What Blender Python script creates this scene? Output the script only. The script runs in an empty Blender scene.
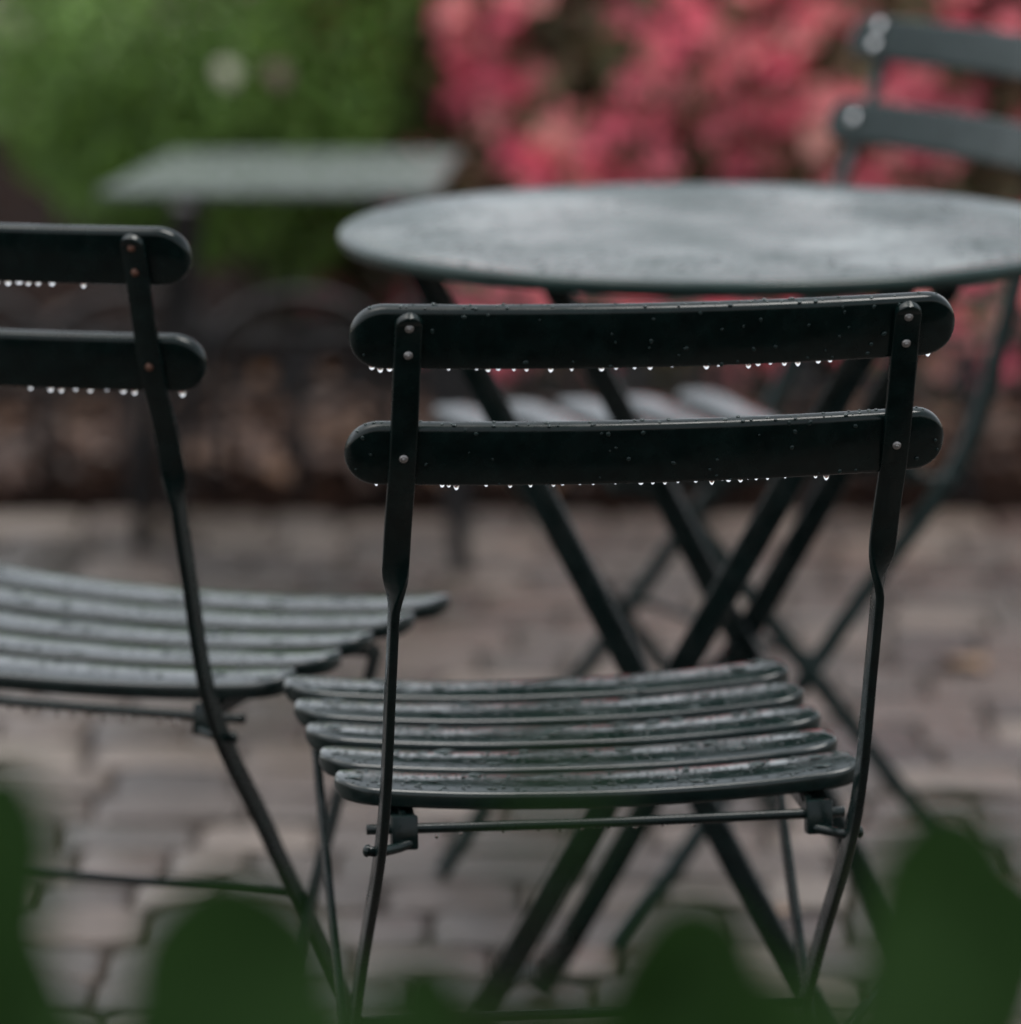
import bpy, bmesh, math, random
from mathutils import Vector, Matrix
R = math.radians
random.seed(7)
scn = bpy.context.scene
COL = scn.collection

# ------------------------------------------------------------------ camera
F, W_, H_ = 5500.0, 1021, 1024
TH, HC = R(10.564), 1.335
cd = bpy.data.cameras.new('camera')
cam = bpy.data.objects.new('camera', cd)
COL.objects.link(cam)
cam.location = (0, 0, HC)
cam.rotation_euler = (R(90) - TH, 0, 0)
cd.sensor_fit = 'HORIZONTAL'
cd.sensor_width = 36
cd.lens = 36 * F / W_
cd.clip_start, cd.clip_end = 0.05, 2000
cd.dof.use_dof = True
cd.dof.focus_distance = 3.68
cd.dof.aperture_fstop = 4.3
cd.dof.aperture_blades = 0
scn.camera = cam


def ray(u, v):
    a, b = (u - W_ / 2) / F, -(v - H_ / 2) / F
    return Vector((a, math.cos(TH) + b * math.sin(TH), -math.sin(TH) + b * math.cos(TH)))


def at(u, v, z=0.0):
    """point of the photograph (pixel) on the level plane of height z"""
    d = ray(u, v)
    return Vector((0, 0, HC)) + d * ((z - HC) / d.z)


def at_y(u, v, y):
    d = ray(u, v)
    return Vector((0, 0, HC)) + d * (y / d.y)


# ------------------------------------------------------------------ materials
def new_mat(name):
    m = bpy.data.materials.new(name)
    m.use_nodes = True
    nt = m.node_tree
    b = nt.nodes['Principled BSDF']
    return m, nt, b


def N(nt, typ, **kw):
    n = nt.nodes.new(typ)
    for k, v in kw.items():
        if hasattr(n, k):
            setattr(n, k, v)
        else:
            n.inputs[k].default_value = v
    return n


def ramp(nt, fac, stops):
    r = nt.nodes.new('ShaderNodeValToRGB')
    e = r.color_ramp.elements
    e[0].position, e[0].color = stops[0][0], (*stops[0][1], 1)
    e[1].position, e[1].color = stops[-1][0], (*stops[-1][1], 1)
    for p, c in stops[1:-1]:
        x = e.new(p)
        x.color = (*c, 1)
    nt.links.new(fac, r.inputs[0])
    return r.outputs[0]


def maprange(nt, fac, a, b, c, d):
    m = nt.nodes.new('ShaderNodeMapRange')
    nt.links.new(fac, m.inputs['Value'])
    for k, v in zip(('From Min', 'From Max', 'To Min', 'To Max'), (a, b, c, d)):
        m.inputs[k].default_value = v
    return m.outputs[0]


def paint(name, c1, c2, r1, r2, nscale=60, bump=0.0, bscale=260, spec=0.5, rough_scale=45):
    """worn outdoor paint, wet from rain"""
    m, nt, b = new_mat(name)
    L = nt.links
    tc = N(nt, 'ShaderNodeTexCoord').outputs['Object']
    n1 = N(nt, 'ShaderNodeTexNoise', Scale=nscale, Detail=5.0, Roughness=0.65)
    L.new(tc, n1.inputs['Vector'])
    L.new(ramp(nt, n1.outputs['Fac'], [(0.35, c1), (0.7, c2)]), b.inputs['Base Color'])
    n2 = N(nt, 'ShaderNodeTexNoise', Scale=rough_scale, Detail=4.0, Roughness=0.6)
    L.new(tc, n2.inputs['Vector'])
    L.new(maprange(nt, n2.outputs['Fac'], 0.38, 0.62, r1, r2), b.inputs['Roughness'])
    b.inputs['Specular IOR Level'].default_value = spec
    if bump:
        vo = N(nt, 'ShaderNodeTexNoise', Scale=bscale, Detail=3.0, Roughness=0.7)
        L.new(tc, vo.inputs['Vector'])
        bp = N(nt, 'ShaderNodeBump', Strength=bump, Distance=0.0015)
        L.new(vo.outputs['Fac'], bp.inputs['Height'])
        L.new(bp.outputs['Normal'], b.inputs['Normal'])
    return m


M = {}
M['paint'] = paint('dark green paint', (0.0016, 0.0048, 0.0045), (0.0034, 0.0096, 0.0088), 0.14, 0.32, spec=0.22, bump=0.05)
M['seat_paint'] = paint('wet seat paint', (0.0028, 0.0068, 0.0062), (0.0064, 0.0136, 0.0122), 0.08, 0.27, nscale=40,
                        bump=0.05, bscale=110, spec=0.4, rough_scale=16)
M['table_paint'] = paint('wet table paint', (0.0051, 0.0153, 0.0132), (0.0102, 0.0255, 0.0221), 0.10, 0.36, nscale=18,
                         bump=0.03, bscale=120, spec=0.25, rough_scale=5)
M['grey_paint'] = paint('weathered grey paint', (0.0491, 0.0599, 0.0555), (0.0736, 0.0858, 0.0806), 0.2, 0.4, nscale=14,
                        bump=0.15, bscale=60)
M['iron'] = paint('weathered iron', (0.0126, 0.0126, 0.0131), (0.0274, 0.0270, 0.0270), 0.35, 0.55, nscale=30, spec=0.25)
M['old_paint'] = paint('faded green paint', (0.005, 0.013, 0.0125), (0.010, 0.022, 0.021), 0.22, 0.40, spec=0.22, bump=0.05)


def simple(name, col, rough, metal=0.0, spec=0.5):
    m, nt, b = new_mat(name)
    n = N(nt, 'ShaderNodeTexNoise', Scale=900.0, Detail=2.0)
    tc = N(nt, 'ShaderNodeTexCoord')
    nt.links.new(tc.outputs['Object'], n.inputs['Vector'])
    c2 = tuple(x * 0.6 for x in col)
    nt.links.new(ramp(nt, n.outputs['Fac'], [(0.35, c2), (0.65, col)]), b.inputs['Base Color'])
    b.inputs['Roughness'].default_value = rough
    b.inputs['Metallic'].default_value = metal
    b.inputs['Specular IOR Level'].default_value = spec
    return m


M['rivet'] = simple('rivet metal', (0.30, 0.29, 0.28), 0.38, 0.8)
M['rust'] = simple('rusty rivet', (0.11, 0.045, 0.025), 0.55, 0.1)
M['bright_rivet'] = simple('bright rivet', (0.75, 0.76, 0.76), 0.25, 0.9)


def water():
    m, nt, b = new_mat('rain water')
    b.inputs['Base Color'].default_value = (1, 1, 1, 1)
    b.inputs['Roughness'].default_value = 0.0
    b.inputs['IOR'].default_value = 1.333
    b.inputs['Transmission Weight'].default_value = 1.0
    return m


M['water'] = water()


def bead():
    m, nt, b = new_mat('bead of water on paint')
    b.inputs['Base Color'].default_value = (0.010, 0.020, 0.019, 1)
    b.inputs['Roughness'].default_value = 0.04
    b.inputs['IOR'].default_value = 1.333
    n = N(nt, 'ShaderNodeTexNoise', Scale=40.0)
    nt.links.new(maprange(nt, n.outputs['Fac'], 0.3, 0.7, 0.02, 0.10), b.inputs['Roughness'])
    return m


M['bead'] = bead()


def leafmat(name, stops, rough=0.4, trans=0.25, spec=0.4, scale=7.0):
    m, nt, b = new_mat(name)
    L = nt.links
    g = N(nt, 'ShaderNodeNewGeometry')
    L.new(ramp(nt, g.outputs['Random Per Island'], stops), b.inputs['Base Color'])
    b.inputs['Roughness'].default_value = rough
    b.inputs['Specular IOR Level'].default_value = spec
    tr = N(nt, 'ShaderNodeBsdfTranslucent')
    L.new(b.inputs['Base Color'].links[0].from_socket, tr.inputs['Color'])
    mx = N(nt, 'ShaderNodeMixShader')
    mx.inputs[0].default_value = trans
    out = nt.nodes['Material Output']
    L.new(b.outputs[0], mx.inputs[1])
    L.new(tr.outputs[0], mx.inputs[2])
    L.new(mx.outputs[0], out.inputs['Surface'])
    return m


M['box_leaf'] = leafmat('boxwood leaf', [(0, (0.0799, 0.1527, 0.0326)), (0.5, (0.1265, 0.2524, 0.0407)), (1, (0.2131, 0.3586, 0.0697))])
M['azalea_leaf'] = leafmat('azalea leaf', [(0, (0.0768, 0.0528, 0.0302)), (0.5, (0.0845, 0.0960, 0.0302)), (0.75, (0.1690, 0.0816, 0.0562)), (1, (0.1152, 0.1344, 0.0432))])
M['blossom'] = leafmat('azalea blossom', [(0, (0.7286, 0.0969, 0.1728)), (0.5, (0.8213, 0.1807, 0.2419)), (0.8, (0.7949, 0.3354, 0.3110)), (1, (0.7286, 0.4387, 0.3572))], rough=0.55, trans=0.4)
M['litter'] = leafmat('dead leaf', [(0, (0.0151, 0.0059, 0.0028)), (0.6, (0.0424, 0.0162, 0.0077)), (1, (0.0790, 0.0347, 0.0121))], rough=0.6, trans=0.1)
M['dry_leaf'] = leafmat('fallen tan leaf', [(0, (0.1275, 0.0788, 0.0450)), (1, (0.1650, 0.1050, 0.0600))], rough=0.5, trans=0.1)
M['pale_spot'] = leafmat('pale spot', [(0, (0.1440, 0.1476, 0.0972)), (1, (0.1584, 0.1584, 0.1080))], rough=0.4, trans=0.1)  # colour of the added bright spot in the boxwood
M['twig'] = simple('twig bark', (0.045, 0.032, 0.02), 0.7)
M['post_wood'] = simple('dark stem bark', (0.05, 0.035, 0.025), 0.8)


def big_leaf():
    m, nt, b = new_mat('broad leaf')
    L = nt.links
    tc = N(nt, 'ShaderNodeTexCoord')
    g = N(nt, 'ShaderNodeObjectInfo')
    n = N(nt, 'ShaderNodeTexNoise', Scale=35.0, Detail=4.0)
    L.new(tc.outputs['Object'], n.inputs['Vector'])
    L.new(ramp(nt, n.outputs['Fac'], [(0.3, (0.0048, 0.0160, 0.0024)), (0.7, (0.0096, 0.0272, 0.0048))]), b.inputs['Base Color'])
    b.inputs['Roughness'].default_value = 0.55
    b.inputs['Specular IOR Level'].default_value = 0.05
    tr = N(nt, 'ShaderNodeBsdfTranslucent')
    tr.inputs['Color'].default_value = (0.0176, 0.0416, 0.0080, 1.0000)
    mx = N(nt, 'ShaderNodeMixShader')
    mx.inputs[0].default_value = 0.15
    L.new(b.outputs[0], mx.inputs[1])
    L.new(tr.outputs[0], mx.inputs[2])
    L.new(mx.outputs[0], nt.nodes['Material Output'].inputs['Surface'])
    return m


M['big_leaf'] = big_leaf()


def stone():
    m, nt, b = new_mat('granite setts')
    L = nt.links
    tc = N(nt, 'ShaderNodeTexCoord').outputs['Object']
    g = N(nt, 'ShaderNodeNewGeometry')
    n = N(nt, 'ShaderNodeTexNoise', Scale=28.0, Detail=6.0, Roughness=0.7)
    L.new(tc, n.inputs['Vector'])
    base = ramp(nt, g.outputs['Random Per Island'], [(0, (0.0198, 0.0150, 0.0120)), (0.25, (0.0459, 0.0343, 0.0275)), (0.5, (0.0320, 0.0260, 0.0206)),
                                                      (0.75, (0.0559, 0.0406, 0.0319)), (0.93, (0.0796, 0.0630, 0.0506)), (1, (0.1117, 0.0936, 0.0776))])
    mx = N(nt, 'ShaderNodeMix', data_type='RGBA', blend_type='MULTIPLY')
    mx.inputs['Factor'].default_value = 0.8
    L.new(base, mx.inputs[6])
    L.new(ramp(nt, n.outputs['Fac'], [(0.3, (0.5, 0.48, 0.47)), (0.7, (1.25, 1.22, 1.2))]), mx.inputs[7])
    L.new(mx.outputs[2], b.inputs['Base Color'])
    n2 = N(nt, 'ShaderNodeTexNoise', Scale=3.0, Detail=4.0)
    L.new(tc, n2.inputs['Vector'])
    L.new(maprange(nt, n2.outputs['Fac'], 0.4, 0.6, 0.32, 0.6), b.inputs['Roughness'])
    bp = N(nt, 'ShaderNodeBump', Strength=0.5, Distance=0.004)
    L.new(n.outputs['Fac'], bp.inputs['Height'])
    L.new(bp.outputs['Normal'], b.inputs['Normal'])
    return m


M['stone'] = stone()


def earth(name, c1, c2, c3, scale):
    m, nt, b = new_mat(name)
    L = nt.links
    tc = N(nt, 'ShaderNodeTexCoord').outputs['Object']
    n = N(nt, 'ShaderNodeTexNoise', Scale=scale, Detail=8.0, Roughness=0.7)
    L.new(tc, n.inputs['Vector'])
    L.new(ramp(nt, n.outputs['Fac'], [(0.3, c1), (0.5, c2), (0.72, c3)]), b.inputs['Base Color'])
    b.inputs['Roughness'].default_value = 0.9
    b.inputs['Specular IOR Level'].default_value = 0.03
    bp = N(nt, 'ShaderNodeBump', Strength=0.8, Distance=0.02)
    L.new(n.outputs['Fac'], bp.inputs['Height'])
    L.new(bp.outputs['Normal'], b.inputs['Normal'])
    return m


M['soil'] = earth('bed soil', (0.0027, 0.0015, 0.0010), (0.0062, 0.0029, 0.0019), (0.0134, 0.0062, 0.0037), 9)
M['gravel'] = earth('pale gravel', (0.20, 0.17, 0.14), (0.28, 0.24, 0.20), (0.36, 0.31, 0.27), 30)
M['joint'] = earth('sand joints', (0.0306, 0.0260, 0.0229), (0.0498, 0.0422, 0.0382), (0.0688, 0.0573, 0.0520), 40)


# ------------------------------------------------------------------ helpers
def link_bm(name, bm, mat, parent=None, smooth=True, sharp=None):
    me = bpy.data.meshes.new(name)
    bmesh.ops.recalc_face_normals(bm, faces=bm.faces)
    bm.to_mesh(me)
    bm.free()
    me.materials.append(mat)
    if smooth:
        for p in me.polygons:
            p.use_smooth = True
        if sharp:
            me.set_sharp_from_angle(angle=R(sharp))
    o = bpy.data.objects.new(name, me)
    COL.objects.link(o)
    if parent:
        o.parent = parent
    return o


def tag(o, label=None, cat=None, group=None, kind=None):
    if label:
        o['label'] = label
    if cat:
        o['category'] = cat
    if group:
        o['group'] = group
    if kind:
        o['kind'] = kind
    return o


def empty(name, loc, rz=0.0):
    o = bpy.data.objects.new(name, None)
    o.location = loc
    o.rotation_euler = (0, 0, rz)
    o.empty_display_size = 0.1
    COL.objects.link(o)
    return o


def loft(bm, loops, cap=True):
    rows = [[bm.verts.new(p) for p in lp] for lp in loops]
    n = len(rows[0])
    for a, b in zip(rows, rows[1:]):
        for i in range(n):
            j = (i + 1) % n
            bm.faces.new((a[i], a[j], b[j], b[i]))
    if cap:
        bm.faces.new(rows[0][::-1])
        bm.faces.new(rows[-1])


def rrect(w, t, k=3, r=None):
    """rounded rectangle outline, half sizes w, t"""
    r = min(w, t) * 0.55 if r is None else min(r, w, t)
    pts = []
    for cx, cy, a0 in ((w - r, t - r, 0), (-w + r, t - r, 90), (-w + r, -t + r, 180), (w - r, -t + r, 270)):
        for i in range(k + 1):
            a = R(a0 + 90 * i / k)
            pts.append((cx + r * math.cos(a), cy + r * math.sin(a)))
    return pts


def tube(bm, pts, r, n=10):
    pts = [Vector(p) for p in pts]
    loops = []
    up = None
    for i, p in enumerate(pts):
        d = (pts[min(i + 1, len(pts) - 1)] - pts[max(i - 1, 0)]).normalized()
        if up is None:
            up = d.orthogonal().normalized()
        up = (up - d * up.dot(d)).normalized()
        s = d.cross(up)
        rr = r[i] if isinstance(r, (list, tuple)) else r
        loops.append([p + (up * math.cos(2 * math.pi * k / n) + s * math.sin(2 * math.pi * k / n)) * rr for k in range(n)])
    loft(bm, loops)


def flatbar(bm, pts, wdirs, w, t, round_start=False):
    """flat bar along pts; wdirs = direction of its broad side per station; w, t half sizes"""
    pts = [Vector(p) for p in pts]
    loops = []
    L0 = 0.0
    for i, p in enumerate(pts):
        d = (pts[min(i + 1, len(pts) - 1)] - pts[max(i - 1, 0)]).normalized()
        wd = Vector(wdirs[i])
        wd = (wd - d * wd.dot(d)).normalized()
        td = d.cross(wd)
        if i:
            L0 += (p - pts[i - 1]).length
        ww = w
        if round_start and L0 < w:
            ww = max(w * math.sqrt(max(0.0, 1 - (1 - L0 / w) ** 2)), t * 0.6)
        loops.append([p + wd * a + td * b for a, b in rrect(ww, t, 3)])
    loft(bm, loops)


def box(bm, c, s, rot=None, bev=0.0):
    r = bmesh.ops.create_cube(bm, size=1.0)
    vs = r['verts']
    for v in vs:
        v.co = Vector((v.co.x * s[0], v.co.y * s[1], v.co.z * s[2]))
    if bev:
        es = list({e for v in vs for e in v.link_edges})
        rb = bmesh.ops.bevel(bm, geom=es, offset=bev, segments=2, affect='EDGES', profile=0.5)
        vs = list({v for f in rb['faces'] for v in f.verts} | {v for v in vs if v.is_valid})
        seen = set()
        stack = [vs[0]]
        while stack:
            v = stack.pop()
            if v in seen:
                continue
            seen.add(v)
            stack += [e.other_vert(v) for e in v.link_edges]
        vs = list(seen)
    mt = Matrix.Translation(c) @ (rot if rot else Matrix())
    for v in vs:
        v.co = mt @ v.co


def slat(bm, L, hw, ht, place, n=56, r=0.004):
    """plank with half-round ends; place(x, a, b) -> point; a across the width, b across the thickness"""
    loops = []
    for i in range(n + 1):
        x = -math.cos(math.pi * i / n) * L / 2
        x *= 0.9999
        e = L / 2 - abs(x)
        w = hw if e >= hw else hw * math.sqrt(max(0.0, 1 - (1 - e / hw) ** 2))
        w = max(w, 0.0015)
        t = ht if e >= ht else ht * math.sqrt(max(0.02, 1 - (1 - e / ht) ** 2))
        loops.append([place(x, a, b) for a, b in rrect(w, t, 4, r)])
    loft(bm, loops)


def dome(bm, c, nrm, r, h, n=10, elong=1.0, ang=0.0):
    """low dome: a bead of water or a rivet head"""
    nrm = Vector(nrm).normalized()
    u = Vector((1, 0, 0)) - nrm * nrm.x
    u = u.normalized() if u.length > 0.1 else nrm.orthogonal().normalized()
    v = nrm.cross(u)
    ca, sa = math.cos(ang), math.sin(ang)
    u, v = u * ca + v * sa, v * ca - u * sa
    prev = None
    c = Vector(c)
    for k, (rr, hh) in enumerate(((1.0, -0.12), (0.96, 0.25), (0.78, 0.68), (0.42, 0.94))):
        ring = [bm.verts.new(c + (u * math.cos(2 * math.pi * i / n) * elong + v * math.sin(2 * math.pi * i / n)) * (r * rr) + nrm * (h * hh)) for i in range(n)]
        if prev:
            for i in range(n):
                j = (i + 1) % n
                bm.faces.new((prev[i], prev[j], ring[j], ring[i]))
        else:
            bm.faces.new(ring[::-1])
        prev = ring
    top = bm.verts.new(c + nrm * h)
    for i in range(n):
        bm.faces.new((prev[i], prev[(i + 1) % n], top))


def spline(keys, n):
    """Catmull-Rom through keys"""
    out = []
    K = [Vector(k) for k in keys]
    for i in range(len(K) - 1):
        a, b, c, d = K[max(i - 1, 0)], K[i], K[i + 1], K[min(i + 2, len(K) - 1)]
        for s in range(n):
            t = s / n
            out.append(0.5 * ((2 * b) + (c - a) * t + (2 * a - 5 * b + 4 * c - d) * t * t + (3 * b - a - 3 * c + d) * t ** 3))
    out.append(K[-1])
    return out


# ------------------------------------------------------------------ folding bistro chair
Lb, Z1, Z2, Y1, Y2, SAG = 0.403, 0.793, 0.7117, -0.2085, -0.182, 0.028
WP, WL, ZR, ZF, DS, LR, LF = 0.165, 0.1715, 0.4385, 0.4470, 0.2749, 0.3738, 0.3833
YFF, YRF, YT, YP, ZP = 0.300, -0.110, 0.245, -0.078, 0.4314
TILT = R(18)
KS = (WP / (Lb / 2)) ** 2

drop_me = None


def drop_mesh():
    global drop_me
    if drop_me:
        return drop_me
    bm = bmesh.new()
    prof = [(0.95, 0.2), (0.98, -0.1), (1.0, -0.45), (0.93, -0.85), (0.74, -1.25), (0.46, -1.58), (0.2, -1.76)]
    n = 14
    rows = [[bm.verts.new((r * math.cos(2 * math.pi * i / n), r * math.sin(2 * math.pi * i / n), z)) for i in range(n)] for r, z in prof]
    for a, b in zip(rows, rows[1:]):
        for i in range(n):
            bm.faces.new((a[i], a[(i + 1) % n], b[(i + 1) % n], b[i]))
    bm.faces.new(rows[0])
    t = bm.verts.new((0, 0, -1.82))
    for i in range(n):
        bm.faces.new((rows[-1][i], rows[-1][(i + 1) % n], t))
    bmesh.ops.recalc_face_normals(bm, faces=bm.faces)
    me = bpy.data.meshes.new('water_drop')
    bm.to_mesh(me)
    bm.free()
    for p in me.polygons:
        p.use_smooth = True
    me.materials.append(M['water'])
    drop_me = me
    return me


def add_drop(parent, p, r):
    o = bpy.data.objects.new('water_drop', drop_mesh())
    o.location = p
    o.scale = (r, r, r * random.uniform(0.75, 1.35))
    o.rotation_euler = (0, 0, random.uniform(0, 6))
    COL.objects.link(o)
    o.parent = parent
    return o


def make_chair(loc, yaw, label, drops=((), ()), rod_drops=(), beads=0, face_beads=0, rivet='rivet', frame='paint', seat_mat='seat_paint',
               stretcher=True, seed=1, rsize=0.004, dscale=1.0, LR=LR, LF=LF, ZF=ZF, ZR=ZR, bdx=0.003):
    rnd = random.Random(seed)
    root = empty('folding_chair', loc, R(yaw))
    tag(root, label, 'chair', 'folding bistro chairs around the round table')
    ct, st = math.cos(TILT), math.sin(TILT)
    HW, HT = 0.0222, 0.0058
    # back slats
    for si, (yc, zc) in enumerate(((Y1, Z1), (Y2, Z2))):
        bm = bmesh.new()

        def place(x, a, b, yc=yc, zc=zc):
            y = yc + SAG * ((x / (Lb / 2)) ** 2 - KS)
            cup = -0.0012 * (1 - (a / HW) ** 2)       # the plank is very slightly cupped
            bb = b + cup
            return Vector((x, y - a * st + bb * ct, zc + a * ct + bb * st))
        slat(bm, Lb, HW, HT, place, 64, 0.0042)
        so = link_bm('back_slat', bm, M[frame], root, sharp=50)
        for fx in drops[si]:
            x = (fx - 0.5) * Lb
            e = Lb / 2 - abs(x)
            w = HW if e >= HW else HW * math.sqrt(max(0, 1 - (1 - e / HW) ** 2))
            p = place(x, -w, rnd.uniform(-0.3, 0.3) * HT)
            add_drop(so, p + Vector((0, 0, 0.0003)), dscale * rnd.choice((0.0013, 0.0014, 0.0016, 0.0017, 0.0019)))
        if face_beads:
            bm = bmesh.new()
            for k in range(face_beads):
                x = rnd.uniform(-0.49, 0.49) * Lb
                e = Lb / 2 - abs(x)
                w = HW if e >= HW else HW * math.sqrt(max(0, 1 - (1 - e / HW) ** 2))
                top = rnd.random() < 0.55
                if top:
                    a, b = w, rnd.uniform(-0.7, 0.5) * HT
                    p = place(x, a, b)
                    nv = Vector((0, -st, ct))
                else:
                    a = w * rnd.uniform(-0.9, 0.92)
                    p = place(x, a, -HT)
                    nv = Vector((0, -ct, -st))
                r = rnd.uniform(0.0006, 0.0016)
                dome(bm, p, nv, r, r * 0.55, 8, rnd.uniform(1, 1.5), rnd.uniform(0, 3))
            tag(link_bm('water_beads', bm, M['bead'], so), kind='stuff')
    # posts: top end -> twist -> pivot -> front foot
    for s in (-1, 1):
        off = -(HT + 0.0036)
        ky = [(Y1 - 0.0095 + off, Z1 + 0.0165), (Y1 + off, Z1), (Y2 + off, Z2), (-0.1595, 0.645), (-0.128, 0.55), (YP - 0.004, ZP), (0.028, 0.31), (0.16, 0.16), (YFF, 0.0)]
        path = spline([(s * WP, y, z) for y, z in ky], 14)
        # extra stations on the rounded top end
        d0 = (path[1] - path[0]).normalized()
        head = [path[0] + d0 * q for q in (0.0, 0.0006, 0.0015, 0.003, 0.005)]
        path = head + [p for p in path[1:] if (p - path[0]).length > 0.006]
        wd = []
        for i, p in enumerate(path):
            d = (path[min(i + 1, len(path) - 1)] - path[max(i - 1, 0)]).normalized()
            side = Vector((1, 0, 0))
            inpl = d.cross(side)
            k = min(1, max(0, (0.642 - p.z) / 0.045))
            k = k * k * (3 - 2 * k)
            a = k * math.pi / 2
            wd.append(side * math.cos(a) + inpl * (math.sin(a) * -s))
        bm = bmesh.new()
        flatbar(bm, path, wd, 0.0091, 0.0030, True)
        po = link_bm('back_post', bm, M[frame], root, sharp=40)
        nrm = Vector((0, -ct, -st))
        for (yc, zc, dz) in ((Y1, Z1, 0.0118), (Y1, Z1, -0.0075), (Y2, Z2, 0.0022)):
            bm = bmesh.new()
            p = Vector((s * WP, yc - dz * st, zc + dz * ct)) + nrm * (-off + 0.0032)
            dome(bm, p, nrm, 0.0031, 0.0014, 16)
            dome(bm, p + nrm * 0.0012, nrm, 0.0014, 0.0008, 12)
            q = p - nrm * (0.0195)
            dome(bm, q, -nrm, rsize, 0.002, 14)
            link_bm('rivet', bm, M[rivet], po)
        # rear leg: seat front -> rear foot
        bm = bmesh.new()
        q = [Vector((s * WL, YT, ZF - 0.022)), Vector((s * WL, YRF, 0.0))]
        dl = (q[1] - q[0])
        pts = [q[0] + dl * (i / 10) for i in range(11)]
        inpl = Vector((1, 0, 0)).cross(dl).normalized()
        flatbar(bm, pts, [inpl] * 11, 0.0080, 0.0028)
        link_bm('rear_leg', bm, M[frame], root, sharp=40)
        # runner under the seat slats
        bm = bmesh.new()
        rp = [Vector((s * 0.1435, -0.030 + (DS + 0.05) * i / 8, ZR - 0.013 + (ZF - ZR) * i / 8)) for i in range(9)]
        flatbar(bm, rp, [Vector((0, 0, 1))] * 9, 0.0065, 0.0022)
        link_bm('seat_runner', bm, M[frame], root, sharp=40)
        # bracket hanging under the rear slat, with the hook that catches the post
        bm = bmesh.new()
        bx = s * (WP - 0.0185) + bdx
        rot = Matrix.Rotation(R(14), 4, 'X')
        box(bm, Vector((bx, -0.016, ZR - 0.0092)), (0.0185, 0.034, 0.0030), rot, 0.0010)
        box(bm, Vector((bx, -0.034, ZR - 0.0195)), (0.0185, 0.013, 0.024), Matrix.Rotation(R(-8), 4, 'X'), 0.0016)
        br = link_bm('bracket', bm, M[frame], root, sharp=40)
        bm = bmesh.new()
        hk = spline([(bx - s * 0.004, -0.038, ZR - 0.0265), (bx + s * 0.006, -0.046, ZR - 0.0275), (s * (WP - 0.001), -0.0590, ZR - 0.0265), (s * (WP + 0.0075), -0.061, ZR - 0.0250)], 6)
        tube(bm, hk, 0.0036, 10)
        dome(bm, hk[-1], (s, 0, 0.2), 0.0046, 0.0034, 12)
        link_bm('hook', bm, M[frame], br)
    # rods
    bm = bmesh.new()
    zr = ZR - 0.0178
    n = 24
    tube(bm, [(-WP - 0.004 + (2 * WP + 0.008) * i / n, -0.030, zr - 0.0012 * math.sin(math.pi * i / n)) for i in range(n + 1)], 0.0036, 10)
    rod = link_bm('seat_rod', bm, M[frame], root)
    for fx in rod_drops:
        add_drop(rod, Vector(((fx - 0.5) * 2 * WP, -0.030, zr - 0.0040)), dscale * rnd.choice((0.0014, 0.0019)))
    bm = bmesh.new()
    tube(bm, [(-WL, YT, ZF - 0.026), (0, YT, ZF - 0.026), (WL, YT, ZF - 0.026)], 0.004, 10)
    link_bm('front_rod', bm, M[frame], root)
    if stretcher:
        bm = bmesh.new()
        tube(bm, [(-WP, 0.076, 0.252), (0, 0.076, 0.251), (WP, 0.076, 0.252)], 0.0038, 10)
        link_bm('stretcher', bm, M[frame], root)
    # seat: five slats
    bm = bmesh.new()
    SW, STK = 0.0262, 0.0062
    surf = []
    for k in range(5):
        f = k / 4
        Lk = LR + (LF - LR) * f + rnd.uniform(-0.002, 0.002)
        yc, zc = DS * f, ZR + (ZF - ZR) * f
        if k == 0:
            zc += 0.0005
        dz, tl, dx = rnd.uniform(-0.0008, 0.0008), rnd.uniform(-0.02, 0.02), rnd.uniform(-0.003, 0.003)

        def place(x, a, b, yc=yc, zc=zc + dz, tl=tl, dx=dx):
            dish = 0.0105 * (2 * abs(x) / LR) ** 2.2 - 0.0035
            crown = 0.0014 * (1 - (a / SW) ** 2)
            return Vector((x + dx, yc + a, zc + dish + b + (crown if b > 0 else 0) + a * (0.039 + tl)))
        slat(bm, Lk, SW, STK, place, 60, 0.0029)
        surf.append((Lk, place))
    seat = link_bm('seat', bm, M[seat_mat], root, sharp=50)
    if beads:
        bm = bmesh.new()
        for k in range(beads):
            Lk, place = surf[k % 5]
            x = rnd.uniform(-0.48, 0.48) * Lk
            e = Lk / 2 - abs(x)
            w = SW if e >= SW else SW * math.sqrt(max(0, 1 - (1 - e / SW) ** 2))
            a = rnd.uniform(-0.86, 0.86) * w
            big = rnd.random() < 0.03
            r = rnd.uniform(0.0022, 0.0042) if big else 0.0004 + 0.0012 * rnd.random() ** 2.0
            r = min(r, (SW - abs(a)) * 0.8)
            dome(bm, place(x, a, STK), (0, -0.03, 1), r, min(r * 0.34, 0.0007), 10, rnd.uniform(1.2, 2.2) if big else rnd.uniform(1, 1.4), rnd.uniform(-0.25, 0.25))
        tag(link_bm('water_beads', bm, M['bead'], seat), kind='stuff')
    return root


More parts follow.
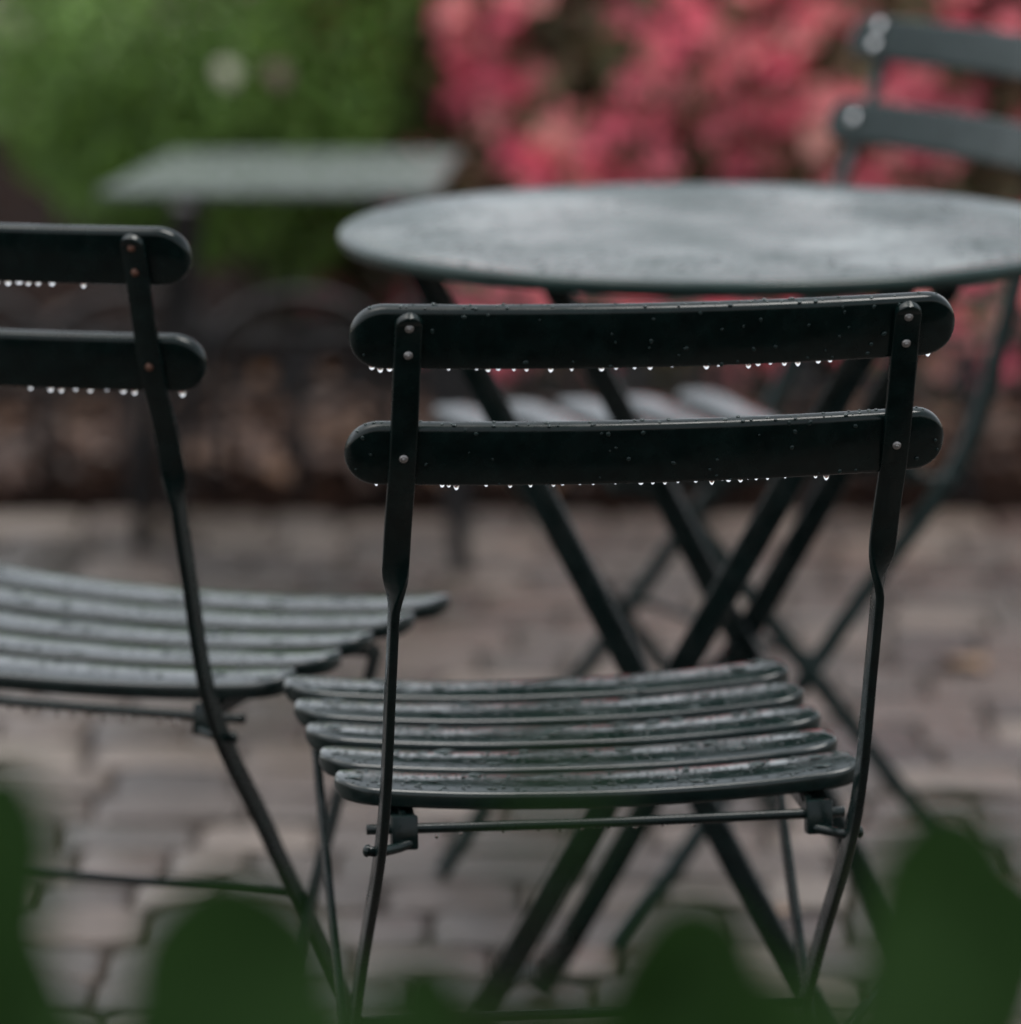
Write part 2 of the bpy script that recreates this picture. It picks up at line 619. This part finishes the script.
top_near = [(u - 352) / 603 for u in (375, 383, 392, 448, 463, 475, 486, 496, 511, 523, 547, 567, 582, 596, 610, 629, 644, 666, 700, 712,
                                      727, 742, 752, 765, 779, 793, 814, 826, 919, 930)]
low_near = [(u - 345) / 598 for u in (377, 440, 446, 453, 482, 493, 505, 525, 547, 556, 573, 586, 608, 619, 633, 645, 657, 670, 688,
                                      704, 715, 721, 733, 741, 749, 761, 779, 810, 821)]
rod_near = [(u - 372) / 478 for u in (437, 462, 505, 541, 562, 585, 612, 640, 668, 700)]
make_chair((0.0627, 3.7588, 0), 9.0, 'wet dark green folding chair in sharp focus, seen from behind, its back nearest the camera',
           (top_near, low_near), rod_near, 2900, 90, seed=3)
top_left = [1 - (188 - u) / 500 for u in (-160, -120, -60, -30, 0, 8, 18, 29, 38, 47, 59, 89)]
low_left = [1 - (205 - u) / 500 for u in (-140, -70, -20, 2, 40, 59, 70, 83, 97, 111, 127, 137, 180)]
make_chair((-0.3510, 4.160, 0), -19.6, 'dark green folding chair with rusty rivets, cut off by the left edge of the picture',
           (top_left, low_left), (0.3, 0.42, 0.46, 0.5, 0.54, 0.58, 0.62, 0.66, 0.71, 0.74, 0.8, 0.84), 1300, 0, rivet='rust', seed=5, dscale=1.4, LR=0.400, LF=0.442, ZF=0.4375, ZR=0.4330, bdx=-0.007)
make_chair((0.2736, 5.232, 0), 120.5, 'greyish green folding chair turned sideways behind the round table, in front of pink blossoms',
           rivet='bright_rivet', frame='old_paint', seed=8, rsize=0.0062)

# ------------------------------------------------------------------ round table
cn, cf = at(655, 715, 0.335), at(744, 641, 0.335)
ax = (cf - cn)
ang = math.atan2(ax.y, ax.x) - math.pi / 2
mid = (cn + cf) / 2
half = ax.length / 2
TC, TR = Vector((0.172, 4.592, 0)), 0.317
tb = empty('round_table', (mid.x, mid.y, 0), ang)
tag(tb, 'round dark green metal table with a wet shining top on crossed legs', 'table')
inv = Matrix.Rotation(-ang, 4, 'Z') @ Matrix.Translation((-mid.x, -mid.y, 0))
tc_l = inv @ TC
bm = bmesh.new()
prof = [(0.0, 0.7195), (0.10, 0.7195), (0.20, 0.7190), (0.285, 0.7190), (0.303, 0.7197), (0.309, 0.7212), (0.3135, 0.7208), (0.3165, 0.7185), (0.3172, 0.7155),
        (0.3168, 0.7110), (0.3150, 0.7090), (0.312, 0.7100), (0.311, 0.7125), (0.20, 0.7135), (0.0, 0.7135)]
n = 128
rows = []
for r, z in prof:
    if r == 0:
        rows.append([bm.verts.new((tc_l.x, tc_l.y, z))])
    else:
        rows.append([bm.verts.new((tc_l.x + r * math.cos(2 * math.pi * i / n), tc_l.y + r * math.sin(2 * math.pi * i / n), z)) for i in range(n)])
for a, b in zip(rows, rows[1:]):
    for i in range(n):
        j = (i + 1) % n
        if len(a) == 1:
            bm.faces.new((a[0], b[i], b[j]))
        elif len(b) == 1:
            bm.faces.new((a[i], b[0], a[j]))
        else:
            bm.faces.new((a[i], b[i], b[j], a[j]))
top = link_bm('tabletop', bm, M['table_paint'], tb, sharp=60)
bm = bmesh.new()
rnd = random.Random(11)
for k in range(900):
    a, r = rnd.uniform(0, 6.283), 0.30 * math.sqrt(rnd.random())
    q = 0.0006 + 0.0022 * rnd.random() ** 3
    dome(bm, (tc_l.x + r * math.cos(a), tc_l.y + r * math.sin(a), 0.7194), (0, 0, 1), q, min(0.0005, q * 0.25), 8, rnd.uniform(1, 2), rnd.uniform(0, 3))
tag(link_bm('water_beads', bm, M['bead'], top), kind='stuff')
SP = 0.196
for yy, lean, tt in ((-half, 1, 0), (-half + 0.012, -1, 1), (half - 0.012, 1, 0), (half, -1, 1)):
    bm = bmesh.new()
    a, b = Vector((-lean * SP * 1.03, yy, 0.702)), Vector((lean * SP * 0.96, yy, 0.0))
    d = b - a
    pts = [a + d * (i / 8) for i in range(9)]
    wd = Vector((0, 1, 0)).cross(d).normalized()
    flatbar(bm, pts, [wd] * 9, 0.0118, 0.0042)
    link_bm('leg', bm, M['paint'], tb, sharp=40)
for lean in (-1, 1):
    bm = bmesh.new()
    x = -lean * SP * 1.0
    tube(bm, [(x, -half, 0.699), (x, 0, 0.699), (x, half, 0.699)], 0.006)
    link_bm('cross_rod', bm, M['paint'], tb)
    bm = bmesh.new()
    tube(bm, [(lean * SP * 0.80, -half, 0.06), (lean * SP * 0.80, half, 0.06)], 0.005)
    link_bm('cross_rod', bm, M['paint'], tb)
bm = bmesh.new()
tube(bm, [(0, -half - 0.008, 0.336), (0, half + 0.008, 0.336)], 0.005)
link_bm('pivot_rod', bm, M['paint'], tb)

# ------------------------------------------------------------------ small square table far behind
zt = 0.49
c = [at(97, 190, zt), at(436, 190, zt), at(462, 151, zt), at(172, 151, zt)]
ce = sum(c, Vector()) / 4
st_ = empty('square_table', (ce.x, ce.y, 0))
tag(st_, 'small low grey square table, wet and blurred, in front of the round green boxwood', 'table')
bm = bmesh.new()
lo, hi = [], []
loops = []
for z, k in ((zt - 0.011, 0.99), (zt - 0.009, 1.0), (zt - 0.003, 1.0), (zt, 0.99)):
    loops.append([Vector(((p.x - ce.x) * k, (p.y - ce.y) * k, z)) for p in c])
loft(bm, loops)
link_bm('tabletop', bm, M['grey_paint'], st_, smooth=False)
feet = [at(140, 548, 0), at(464, 572, 0), None, None]
for i, (u, k) in enumerate(((0.75, 0), (0.82, 1), (0.8, 2), (0.8, 3))):
    p = (c[i] - ce) * u
    a = Vector((p.x, p.y, zt - 0.011))
    if feet[i]:
        b = feet[i] - Vector((ce.x, ce.y, 0))
    else:
        b = Vector((p.x * 1.25, p.y * 1.2, 0))
    if i == 0:
        a = Vector(at(182, 205, zt - 0.011)) - Vector((ce.x, ce.y, 0))
    bm = bmesh.new()
    d = b - a
    flatbar(bm, [a + d * (j / 4) for j in range(5)], [Vector((1, 0, 0))] * 5, 0.012, 0.006)
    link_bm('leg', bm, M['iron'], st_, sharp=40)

# ------------------------------------------------------------------ ground
yb = at(500, 512, 0).y            # far edge of the paving


def sheet(name, x0, x1, y0, y1, z, mat, nx=1, ny=1, amp=0.0):
    bm = bmesh.new()
    rnd = random.Random(2)
    g = [[bm.verts.new((x0 + (x1 - x0) * i / nx, y0 + (y1 - y0) * j / ny, z + (rnd.uniform(0, amp) if 0 < i < nx and 0 < j < ny else 0))) for i in range(nx + 1)] for j in range(ny + 1)]
    for j in range(ny):
        for i in range(nx):
            bm.faces.new((g[j][i], g[j][i + 1], g[j + 1][i + 1], g[j + 1][i]))
    return tag(link_bm(name, bm, mat), kind='structure')


sheet('ground', -300, 300, -300, 300, -0.05, M['gravel'])
sheet('joint_bed', -6, 6, 3.0, yb, -0.012, M['joint'])
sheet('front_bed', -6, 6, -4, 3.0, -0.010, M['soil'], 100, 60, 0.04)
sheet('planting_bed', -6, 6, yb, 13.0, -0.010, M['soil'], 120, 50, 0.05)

bm = bmesh.new()
rnd = random.Random(21)
y = 3.0
while y < yb - 0.03:
    dep = min(rnd.uniform(0.112, 0.132), yb - y)
    if yb - y - dep < 0.05:
        dep = yb - y
    x = -3.8 + rnd.uniform(0, 0.12)
    while x < 3.8:
        wd = rnd.uniform(0.075, 0.165)
        g = rnd.uniform(0.002, 0.004)
        cx, cy = x + wd / 2, y + dep / 2 + rnd.uniform(-0.002, 0.002)
        hw, hl = wd / 2 - g, dep / 2 - g
        x += wd
        h = rnd.uniform(-0.004, 0.003)
        tx, ty, rz = rnd.uniform(-0.03, 0.03), rnd.uniform(-0.03, 0.03), rnd.uniform(-0.02, 0.02)
        loops = []
        for k, zz in ((1.0, -0.03), (1.0, -0.009), (0.95, -0.003), (0.82, 0.0)):
            lp = []
            for a, b in rrect(hw * k, hl * k, 1, 0.014):
                lp.append((cx + a - b * rz, cy + b + a * rz, h + zz + a * tx + b * ty))
            loops.append(lp)
        rws = [[bm.verts.new(p) for p in lp] for lp in loops]
        for ra, rb in zip(rws, rws[1:]):
            for q in range(len(ra)):
                bm.faces.new((ra[q], ra[(q + 1) % len(ra)], rb[(q + 1) % len(ra)], rb[q]))
        bm.faces.new(rws[-1])
    y += dep
tag(link_bm('paving', bm, M['stone'], sharp=35), kind='structure')

# litter on the bed
bm = bmesh.new()
rnd = random.Random(4)
for k in range(3800):
    x, y = rnd.uniform(-2.0, 2.4), yb + abs(rnd.gauss(0.02, 0.5)) + rnd.uniform(-0.02, 0.2)
    s = rnd.uniform(0.012, 0.034)
    a = rnd.uniform(0, 6.28)
    ux = Vector((math.cos(a), math.sin(a), rnd.uniform(-0.4, 0.4)))
    uy = Vector((-math.sin(a), math.cos(a), rnd.uniform(-0.4, 0.4)))
    p = Vector((x, y, 0.03 + rnd.uniform(0, 0.02)))
    q = [p - ux * s, p + uy * s * 0.5 + Vector((0, 0, 0.006)), p + ux * s, p - uy * s * 0.5 + Vector((0, 0, 0.006))]
    bm.faces.new([bm.verts.new(v) for v in q])
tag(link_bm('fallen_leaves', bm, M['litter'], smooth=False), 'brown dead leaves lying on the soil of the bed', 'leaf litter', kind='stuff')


def leaf_bm(bm, L, w, curl=0.15, fold=0.25, nl=9, nw=4, blunt=0.62, thick=0.0):
    """broad leaf along +y from the origin, face towards +z"""
    rows = []
    for i in range(nl + 1):
        t = math.sin(i / nl * math.pi / 2)
        ww = w * (((t / blunt) * (2 - t / blunt)) ** 0.8 if t < blunt else math.sqrt(max(0.0, 1 - ((t - blunt) / (1 - blunt)) ** 2.3)))
        ww = max(ww, w * 0.02)
        row = []
        ww *= 1 + 0.07 * math.sin(11 * t + 40 * w * L * 100)
        for j in range(-nw, nw + 1):
            f = j / nw
            row.append(bm.verts.new((f * ww, L * t, -curl * L * t * t + fold * abs(f) * ww - 0.05 * L * math.sin(9 * t) * abs(f) * 0.15)))
        rows.append(row)
    for a, b in zip(rows, rows[1:]):
        for j in range(2 * nw):
            bm.faces.new((a[j], a[j + 1], b[j + 1], b[j]))


for (u, v, s, rz, lab) in ((985, 668, 0.036, 0.6, 'single tan dead leaf lying on the paving, right of the round table'),
                           (800, 907, 0.022, 2.2, 'small yellowish leaf on the paving, seen through the legs of the nearest chair')):
    bm = bmesh.new()
    leaf_bm(bm, s * 2, s * 0.8, 0.1, 0.15, 6, 2)
    o = link_bm('fallen_leaf', bm, M['dry_leaf'])
    p = at(u, v, 0.008)
    o.location = p
    o.rotation_euler = (0.05, 0.05, rz)
    tag(o, lab, 'leaf', 'dead leaves fallen on the paving')

for (u, v, lab) in ((230, 72, 'pale patch added for a blurred bright spot in the top of the green boxwood'), (281, 74, 'brownish patch added for the fainter spot beside the pale one in the top of the green boxwood')):  # leaf shapes added to make the bright out-of-focus spots, no known leaves
    bm = bmesh.new()
    leaf_bm(bm, 0.045, 0.018, 0.1, 0.15, 6, 2)
    o = link_bm('bright_spot', bm, M['pale_spot'] if u < 250 else M['litter'])
    o.location = at_y(u, v + 16, 8.0)
    o.rotation_euler = (R(60), 0, 0.4)
    tag(o, lab, 'leaf')

# ------------------------------------------------------------------ low hoop fence along the bed
fy = at(300, 504, 0).y
fx0 = at(300, 504, 0).x
fence = empty('garden_fence', (0, fy, 0))
tag(fence, 'low grey iron fence of overlapping hoops along the planting bed', 'fence')
P = 0.222
for k in range(-10, 11):
    xc = fx0 + k * P
    bm = bmesh.new()
    pts = [(xc - P * 0.56, 0, 0), (xc - P * 0.56, 0, 0.12)] + \
          [(xc - P * 0.56 * math.cos(math.pi * i / 16), 0.004 * (k % 2), 0.185 + 0.098 * math.sin(math.pi * i / 16)) for i in range(17)] + \
          [(xc + P * 0.56, 0, 0.12), (xc + P * 0.56, 0, 0)]
    tube(bm, pts, 0.0065, 8)
    link_bm('hoop', bm, M['iron'], fence)
    bm = bmesh.new()
    box(bm, Vector((xc, 0.014, 0.105)), (0.024, 0.008, 0.21), None, 0.001)
    link_bm('post', bm, M['iron'], fence)
    for dx in (-0.046, 0.046):
        bm = bmesh.new()
        tube(bm, [(xc + dx + 0.030 * math.cos(2 * math.pi * i / 18), -0.006, 0.190 + 0.030 * math.sin(2 * math.pi * i / 18)) for i in range(19)], 0.005, 6)
        link_bm('ring', bm, M['iron'], fence)
for zz in (0.155, 0.226):
    bm = bmesh.new()
    box(bm, Vector((fx0, 0.012 if zz < 0.2 else 0.013, zz)), (P * 21.2, 0.006, 0.012))
    link_bm('rail', bm, M['iron'], fence)


# ------------------------------------------------------------------ shrubs
def shape(d, rad, lum, skirt):
    h = max(math.hypot(d.x, d.y), 0.25)
    k = h ** (-skirt) if d.z < 0 else 1.0
    return Vector((d.x * rad[0] * k, d.y * rad[1] * k, d.z * rad[2])) * lum


def cloud(bm, rnd, c, rad, n, size, lump, droop=0.0, shell=0.35, flat=0.55, skirt=0.0):
    """scatter small leaf faces through a lumpy rounded volume"""
    c = Vector(c)
    for k in range(n):
        d = Vector((rnd.gauss(0, 1), rnd.gauss(0, 1), rnd.gauss(0, 1))).normalized()
        lum = 1 + lump * (math.sin(5 * d.x + 3 * d.z + c.x * 7) * math.cos(4 * d.y - 5 * d.z + c.x) * 0.6 + math.sin(11 * d.x + 9 * d.y - 7 * d.z) * 0.4)
        rr = (1 - shell * rnd.random() ** 1.6) * lum
        p = c + shape(d, rad, rr, skirt)
        if p.z < 0.02:
            continue
        nrm = (d + Vector((rnd.gauss(0, 0.6), rnd.gauss(0, 0.6), rnd.gauss(flat, 0.6)))).normalized()
        u = nrm.orthogonal().normalized()
        v = nrm.cross(u)
        a = rnd.uniform(0, 6.28)
        u, v = u * math.cos(a) + v * math.sin(a), v * math.cos(a) - u * math.sin(a)
        s = size * rnd.uniform(0.7, 1.3)
        w = s * 0.5
        vs = [bm.verts.new(p - u * s), bm.verts.new(p + v * w + nrm * s * 0.1), bm.verts.new(p + u * s), bm.verts.new(p - v * w + nrm * s * 0.1)]
        bm.faces.new(vs)


def blossoms(bm, rnd, c, rad, n, size, lump, skirt=0.0):
    c = Vector(c)
    made = 0
    while made < n:
        d = Vector((rnd.gauss(0, 1), rnd.gauss(0, 1), rnd.gauss(0.25, 1))).normalized()
        # trusses of flowers with bare patches between
        if math.sin(7.3 * d.x + c.x * 3) * math.cos(6.1 * d.z + 2 * d.y) + rnd.uniform(-0.65, 0.65) < -0.08:
            continue
        lum = 1 + lump * (math.sin(5 * d.x + 3 * d.z + c.x * 7) * math.cos(4 * d.y - 5 * d.z + c.x) * 0.6 + math.sin(11 * d.x + 9 * d.y - 7 * d.z) * 0.4)
        p = c + shape(d, rad, lum * rnd.uniform(0.96, 1.05), skirt)
        if p.z < 0.07:
            continue
        made += 1
        nrm = (d + Vector((rnd.gauss(0, 0.35), rnd.gauss(0, 0.35), rnd.gauss(0.2, 0.35)))).normalized()
        u = nrm.orthogonal().normalized()
        v = nrm.cross(u)
        s = size * rnd.uniform(0.75, 1.25)
        ce = bm.verts.new(p)
        a0 = rnd.uniform(0, 6.28)
        ring = []
        for q in range(5):
            for da, rr, h in ((-0.5, 0.62, 0.28), (0.0, 1.0, 0.42), (0.5, 0.62, 0.28)):
                a = a0 + q * 2 * math.pi / 5 + da * 0.95
                ring.append(bm.verts.new(p + (u * math.cos(a) + v * math.sin(a)) * s * rr + nrm * s * h))
        for q in range(5):
            i = q * 3
            bm.faces.new((ce, ring[i], ring[i + 1], ring[i + 2]))


def stems(bm, rnd, c, rad, n, r0):
    for k in range(n):
        a = 2 * math.pi * k / n + rnd.uniform(-0.3, 0.3)
        b = Vector((c[0] + rad[0] * 0.22 * math.cos(a), c[1] + rad[1] * 0.22 * math.sin(a), -0.02))
        e = Vector((c[0] + rad[0] * 0.72 * math.cos(a), c[1] + rad[1] * 0.72 * math.sin(a), c[2] + rad[2] * rnd.uniform(0.1, 0.6)))
        m = (b + e) / 2 + Vector((rnd.uniform(-0.05, 0.05), rnd.uniform(-0.05, 0.05), 0.05))
        tube(bm, spline([b, m, e], 4), [r0 * (1 - 0.08 * i) for i in range(9)], 6)


def shrub(name, label, cat, pos, rad, zc, leaf, nleaf, size, seed, nbl=0, group=None, lump=0.10, shell=0.35):
    rnd = random.Random(seed)
    root = empty(name, (pos[0], pos[1], 0))
    tag(root, label, cat, group)
    c = (0, 0, zc)
    bm = bmesh.new()
    stems(bm, rnd, c, rad, 9, 0.011)
    link_bm('stem', bm, M['twig'], root)
    bm = bmesh.new()
    cloud(bm, rnd, c, rad, nleaf, size, lump, shell=shell, skirt=0.75 if nbl else 0.05)
    tag(link_bm('foliage', bm, M[leaf], root, smooth=False))
    if nbl:
        bm = bmesh.new()
        blossoms(bm, rnd, c, rad, nbl, 0.031, lump, 0.75)
        tag(link_bm('blossoms', bm, M['blossom'], root, smooth=False), kind='stuff')
    return root


bx = at_y(214, 100, 8.45)
shrub('boxwood_shrub', 'rounded green boxwood shrub behind the low square table', 'shrub', (bx.x, bx.y), (0.41, 0.37, 0.44), 0.60, 'box_leaf', 30000, 0.0115, 31, lump=0.16)
az = [(510, 8.75, 0.42, 0.50), (640, 8.35, 0.36, 0.46), (790, 8.7, 0.44, 0.50), (930, 8.3, 0.38, 0.47), (1080, 8.75, 0.45, 0.51), (-150, 9.3, 0.40, 0.45)]
labs = ['pink flowering azalea right beside the round boxwood, above the left part of the round table',
        'low pink azalea blooming behind the middle of the round table',
        'dense pink azalea between the middle of the round table and the sideways chair',
        'pink azalea directly behind the back of the sideways chair',
        'pink azalea at the right edge of the picture, beyond the sideways chair',
        'pink azalea left of the boxwood, out at the left edge']
for i, (u, y, r, h) in enumerate(az[:5]):
    p = at_y(u, 100, y)
    shrub('azalea_shrub', labs[i], 'shrub', (p.x, p.y), (r, r * 0.8, h), h * 0.80 + 0.05, 'azalea_leaf', 6500, 0.026, 50 + i, 860, 'pink azaleas flowering in the bed', lump=0.13, shell=0.45)

for u, y, r, lab in ((540, 7.95, 0.14, 'small low pink azalea showing just under the left edge of the round table'),
                     (700, 7.9, 0.13, 'small low pink azalea showing under the middle of the round table'),
                     (1000, 7.95, 0.20, 'small low pink azalea between the round table and the legs of the sideways chair')):
    p = at_y(u, 300, y)
    shrub('azalea_shrub', lab, 'shrub', (p.x, p.y), (r, r * 0.9, 0.13), 0.14, 'azalea_leaf', 2200, 0.024, int(u), 190, 'pink azaleas flowering in the bed', lump=0.12, shell=0.5)

# ------------------------------------------------------------------ leafy plant close to the camera
def fg_leaf(root, u, v, y, L, w, tilt, roll, back=0.0, curl=0.12, fold=0.18, blunt=0.62):
    """leaf whose tip points up at pixel (u, v) at distance y"""
    bm = bmesh.new()
    leaf_bm(bm, L, w, curl, fold, 12, 5, blunt)
    tip = at_y(u, v, y)
    M4 = Matrix.Rotation(R(roll), 4, 'Y') @ Matrix.Rotation(R(tilt), 4, 'X')
    base = tip - (M4 @ Vector((0, L, -curl * L)))
    o = link_bm('leaf', bm, M['big_leaf'], root)
    o.matrix_local = Matrix.Translation(base - root.location) @ M4
    return base - root.location


rootp = Vector((0.02, 2.02, 0))
pl = empty('broadleaf_shrub', rootp)
tag(pl, 'leafy green plant with broad rounded leaves, blurred, closest to the camera along the bottom', 'plant')
bases = []
fl = [  # u, v, y, length, width, tilt(x), roll(y)
    (4, 758, 1.70, 0.13, 0.021, 78, 4),
    (-60, 900, 2.10, 0.12, 0.045, 70, -10),
    (214, 872, 1.78, 0.13, 0.034, 80, -11),
    (292, 916, 2.25, 0.11, 0.026, 74, 30),
    (322, 965, 1.32, 0.10, 0.027, 66, 16),
    (150, 965, 1.65, 0.11, 0.026, 74, -32),
    (585, 735, 1.12, 0.040, 0.007, 80, 24),
    (705, 896, 1.80, 0.12, 0.030, 84, 10),
    (668, 930, 1.80, 0.11, 0.024, 74, -28),
    (958, 802, 1.72, 0.14, 0.029, 80, 9),
    (1010, 868, 2.20, 0.12, 0.032, 76, 30),
    (905, 900, 1.60, 0.12, 0.022, 68, -22),
    (880, 955, 1.30, 0.10, 0.024, 64, -14),
    (792, 968, 1.60, 0.11, 0.026, 78, 22),
    (585, 1000, 1.60, 0.11, 0.034, 80, 26),
    (402, 955, 1.70, 0.12, 0.018, 78, -34),
    (455, 1000, 1.60, 0.10, 0.028, 74, -18),
    (60, 1000, 1.9, 0.12, 0.034, 66, 10),
    (640, 1000, 2.2, 0.12, 0.034, 66, -8),
]
for q in fl:
    bases.append(fg_leaf(pl, *q))
bm = bmesh.new()
hub = [Vector((-0.17, 0.05, 0)), Vector((-0.02, 0.0, 0)), Vector((0.13, 0.04, 0))]
for b in bases:
    h = min(hub, key=lambda q: abs(q.x - b.x))
    m1 = Vector((h.x * 0.7 + b.x * 0.3, h.y * 0.7 + b.y * 0.3, b.z * 0.55))
    tube(bm, spline([h, m1, b], 5), [0.0055 - 0.00035 * i for i in range(11)], 7)
link_bm('stem', bm, M['twig'], pl)

# ------------------------------------------------------------------ light
world = bpy.data.worlds.new('World')
scn.world = world
world.use_nodes = True
nt = world.node_tree
bg = nt.nodes['Background']
sky = nt.nodes.new('ShaderNodeTexSky')
sky.sky_type = 'NISHITA'
sky.sun_disc = False
sky.sun_elevation = R(69)
sky.sun_rotation = R(-79)
sky.air_density = 1.0
sky.dust_density = 3.0
hs = nt.nodes.new('ShaderNodeHueSaturation')
hs.inputs['Saturation'].default_value = 0.28
nt.links.new(sky.outputs[0], hs.inputs['Color'])
nt.links.new(hs.outputs[0], bg.inputs['Color'])
bg.inputs['Strength'].default_value = 0.125
sd = bpy.data.lights.new('sun', 'SUN')
sd.energy = 1.4
sd.angle = R(28)
sd.color = (1.0, 0.97, 0.93)
so = bpy.data.objects.new('sun', sd)
COL.objects.link(so)
so.rotation_euler = (R(-4), R(20), 0)      # soft overcast light from high up

scn.view_settings.view_transform = 'Standard'
scn.view_settings.look = 'None'
scn.view_settings.exposure = 1.25
scn.view_settings.gamma = 1.0
scn.render.engine = 'CYCLES'
scn.cycles.use_denoising = True
scn.cycles.caustics_refractive = False
scn.cycles.caustics_reflective = False
scn.cycles.max_bounces = 10
scn.cycles.transmission_bounces = 8
